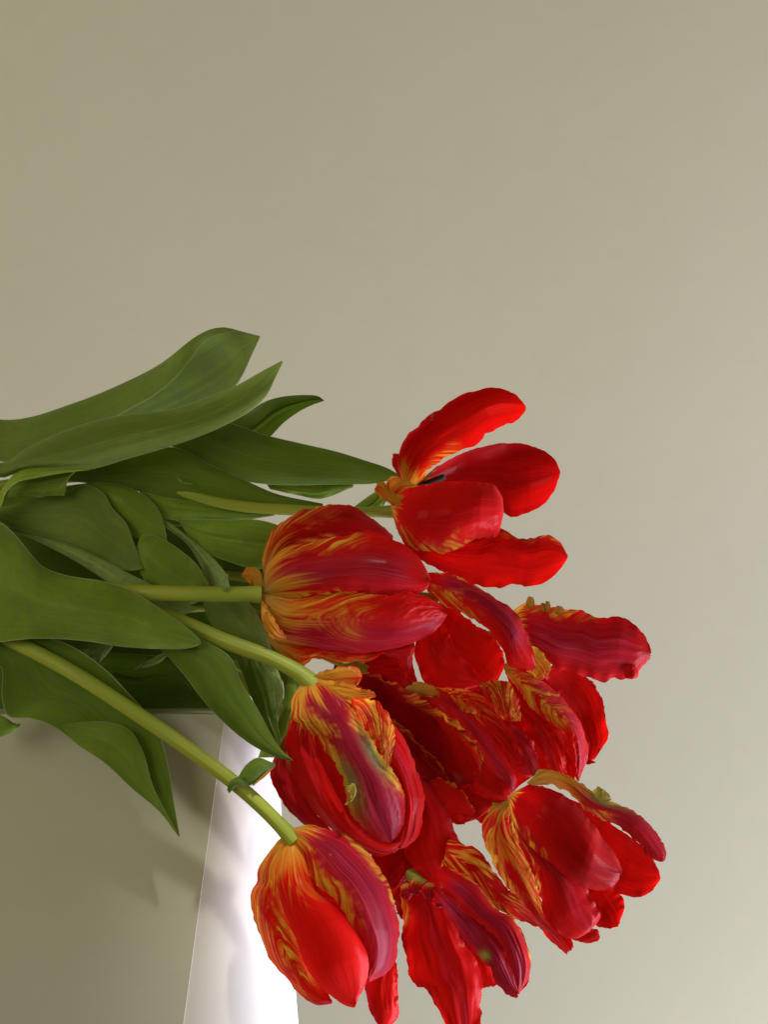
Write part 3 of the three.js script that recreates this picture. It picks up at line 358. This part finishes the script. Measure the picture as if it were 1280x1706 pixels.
{ // bottom right
  const t = tulip('red tulip at the lower right of the bouquet with many spread petal tips', [843, 1336, 40]);
  t.stem([[-260, 1010, -100], [200, 1055, -110], [500, 1190, -60], [700, 1300, -10], [850, 1342, 30]], 13, 10);
  t.petal([[843, 1332], [816, 1350], [804, 1386], [812, 1410], [837, 1462], [856, 1490], [880, 1525], [905, 1548], [925, 1572], [945, 1589]], [[860, 1338], [858, 1380], [876, 1430], [895, 1480], [908, 1518], [926, 1543], [950, 1560], [956, 1578]], { z: [40, 35, 35, 40], b: [16, 24, 20], zl: [0, -20, -20], col: { dark: 0.4, yl: 0.4, yr: 0.6, ye: 0.8, base: 0.14, flame: 0.6, fe: 0.8, mv: 0.3, mc: -0.5 }, rib: 7, teeth: 5, vein: 6 });
  t.petal([[846, 1330], [858, 1370], [886, 1412], [917, 1440], [948, 1466], [985, 1482], [1020, 1480], [1037, 1455]], [[856, 1318], [887, 1308], [922, 1316], [955, 1337], [980, 1361], [1004, 1397], [1026, 1424], [1037, 1450]], { z: [50, 75, 85, 75], b: [20, 36, 36, 20], zl: [0, 5], col: { dark: 0.72, yl: 0.2, ye: 0.5, ys: 0.8, base: 0.05 }, teeth: 3, vein: 4 });
  t.petal([[850, 1345], [862, 1390], [889, 1438], [898, 1479], [909, 1525], [933, 1556], [958, 1564], [984, 1552]], [[880, 1400], [911, 1432], [944, 1448], [971, 1470], [989, 1501], [1001, 1522], [996, 1537], [985, 1549]], { z: [50, 65, 72, 66], b: [16, 24, 18], col: { dark: 0.62, mv: 0.45, mc: 0.3, mw: 0.4, yl: 0.18, ye: 0.6 }, vein: 6 });
  t.petal([[890, 1318], [955, 1333], [1000, 1360], [1053, 1397], [1081, 1421], [1096, 1445], [1101, 1462]], [[900, 1345], [960, 1405], [1000, 1452], [1026, 1484], [1043, 1492], [1068, 1494], [1086, 1484], [1101, 1465]], { z: [30, 30, 30, 25], b: -16, col: { dark: 0.35 }, teeth: 2, vein: 3 });
  t.petal([[980, 1462], [1020, 1478], [1038, 1500], [1041, 1515], [1035, 1532], [1031, 1542]], [[950, 1475], [978, 1508], [988, 1536], [1006, 1546], [1024, 1545], [1031, 1543]], { z: [20, 25, 25], b: -6, col: { dark: 0.5 }, teeth: 4 });
  t.petal([[940, 1535], [980, 1545], [997, 1550], [1000, 1560]], [[925, 1548], [958, 1566], [980, 1571], [997, 1567], [1000, 1562]], { z: [25, 32, 32], b: 6, nu: 26, nv: 12, col: { dark: 0.4 }, teeth: 2 });
  t.petal([[878, 1304], [898, 1285], [922, 1283], [950, 1293], [977, 1312], [1007, 1334], [1042, 1343], [1075, 1364], [1097, 1391], [1112, 1419], [1108, 1434]], [[885, 1310], [917, 1306], [940, 1316], [958, 1330], [977, 1350], [1012, 1367], [1043, 1383], [1062, 1402], [1086, 1430], [1105, 1435]], { z: [40, 50, 40, 30], b: [10, 16, 16], col: { dark: 0.7, base: 0.36, bo: 0.85, yr: 0.5, yl: 0.4, ye: 0.65, mv: 0.7, mc: -0.2, gl: 0.48 }, rib: 6, teeth: 5 });
  t.petal([[985, 1318], [1000, 1312], [1012, 1322], [1019, 1330]], [[985, 1332], [1000, 1338], [1012, 1338], [1019, 1333]], { z: [48, 52, 50], b: 6, nu: 20, nv: 10, teeth: 4, tf: 10, col: { green: 0.95 }, name: 'petal_frill' });
  t.hidden([[850, 1335], [920, 1320], [1000, 1380], [1040, 1460]], [[845, 1345], [860, 1440], [920, 1520], [1000, 1530]], 0, -24);
  t.leaf('mid', [[296, 866], [340, 865], [380, 866], [430, 866], [475, 880], [510, 905]], [[303, 876], [322, 905], [350, 924], [385, 937], [416, 946], [450, 946], [510, 925]], { z: [0, 10, 5], b: [10, 14, 10], crease: 5 });
  t.leaf('pale', [[262, 860], [282, 871], [332, 909], [360, 935], [378, 960], [386, 1000]], [[264, 868], [282, 883], [310, 905], [330, 935], [343, 965], [350, 1000]], { z: [15, 18, 20], b: -8 });
  t.leaf('grey', [[345, 985], [395, 985], [418, 1008], [440, 1045], [456, 1093]], [[338, 1000], [346, 1030], [370, 1060], [410, 1082], [456, 1096]], { z: [30, 36, 34], b: 10 });
}
{ // mostly hidden
  const t = tulip('mostly hidden red tulip between the green edged tulip and the lowest tulip', [660, 1330, 20]);
  t.stem([[-260, 1000, -60], [150, 1030, -90], [400, 1130, -60], [560, 1290, 0], [664, 1335, 20]], 13, 10);
  t.petal([[670, 1270], [695, 1285], [718, 1308], [741, 1339], [755, 1375], [768, 1415], [765, 1445], [746, 1464], [735, 1480]], [[670, 1300], [680, 1340], [682, 1380], [676, 1425], [697, 1455], [718, 1470], [734, 1480]], { z: [60, 62, 62, 58], b: [12, 22, 16], col: { dark: 0.35, mv: 0.4, mc: -0.85, mw: 0.15 }, teeth: 3, vein: 5 });
  t.petal([[630, 1390], [618, 1425], [625, 1452], [640, 1476], [656, 1483]], [[690, 1390], [693, 1430], [682, 1456], [668, 1476], [657, 1483]], { z: [45, 52, 52], b: 14, col: { dark: 0.5 }, teeth: 3 });
  t.petal([[655, 1420], [662, 1450], [668, 1490], [674, 1510]], [[720, 1420], [735, 1460], [720, 1490], [690, 1515]], { z: [40, 42, 46], b: 8, col: { dark: 0.55 }, teeth: 5 });
  t.petal([[640, 1460], [650, 1480], [660, 1510], [668, 1530]], [[675, 1460], [682, 1490], [680, 1515], [672, 1532]], { z: [30, 40, 40], b: 5, col: { dark: 0.8, yr: 0.3 }, teeth: 5 });
  t.hidden([[640, 1300], [620, 1380], [640, 1460]], [[720, 1300], [760, 1400], [720, 1460]], 20, -16);
  t.leaf('mid', [[455, 1100], [472, 1140], [470, 1180], [456, 1215], [440, 1235], [430, 1262]], [[505, 1115], [500, 1150], [490, 1190], [484, 1225], [475, 1250], [462, 1262]], { z: [50, 56, 60], b: 8 });
  // curled leaf lying on the plinth inside the dark hollow
  t.leaf('deep', [[190, 1120, 20], [230, 1128, 20], [262, 1122, 22], [296, 1126, 24], [312, 1138, 24], [320, 1150, 22]], [[190, 1128, -60], [230, 1135, -70], [262, 1130, -70], [296, 1132, -70], [308, 1140, -60], [319, 1152, -40]], { z: 0, nu: 40, nv: 12 });
  t.leaf('pale', [[275, 1086], [255, 1096], [236, 1106], [221, 1116]], [[278, 1094], [262, 1106], [245, 1111], [222, 1117]], { z: [20, 20], b: 3, nu: 20, nv: 8 });
  t.leaf('grey', [[120, 1060], [160, 1064], [190, 1070], [186, 1080], [166, 1104]], [[130, 1085], [145, 1092], [152, 1098], [158, 1102], [165, 1105]], { z: [50, 40], b: 4, nu: 20, nv: 10 });
  // fill leaves added deep in the bunch to keep the hollow dark
  t.leaf('deep', [[-200, 1040], [0, 1040], [150, 1050], [300, 1070], [400, 1130]], [[-200, 1182], [0, 1182], [150, 1182], [280, 1181], [385, 1180]], { z: 0, zl: -130, zr: -30, b: -30, ruf: 1 });
  t.leaf('deep', [[-200, 860], [0, 860], [200, 870], [380, 880], [500, 900]], [[-200, 1080], [0, 1080], [200, 1090], [350, 1100], [480, 1110]], { z: [-30, -40, -50], b: -10 });
  t.leaf('deep', [[-200, 800], [0, 800], [200, 840], [400, 900], [560, 960]], [[-200, 1000], [0, 1000], [200, 1010], [400, 1060], [560, 1010]], { z: [-80, -90, -90], b: -8 });
  t.leaf('deep', [[-200, 1000], [0, 980], [200, 1000], [330, 1040], [470, 1120]], [[-200, 1130], [0, 1120], [150, 1130], [300, 1120], [470, 1180]], { z: [-140, -140, -120], b: -8 });
}
renderer.render(scene, camera);
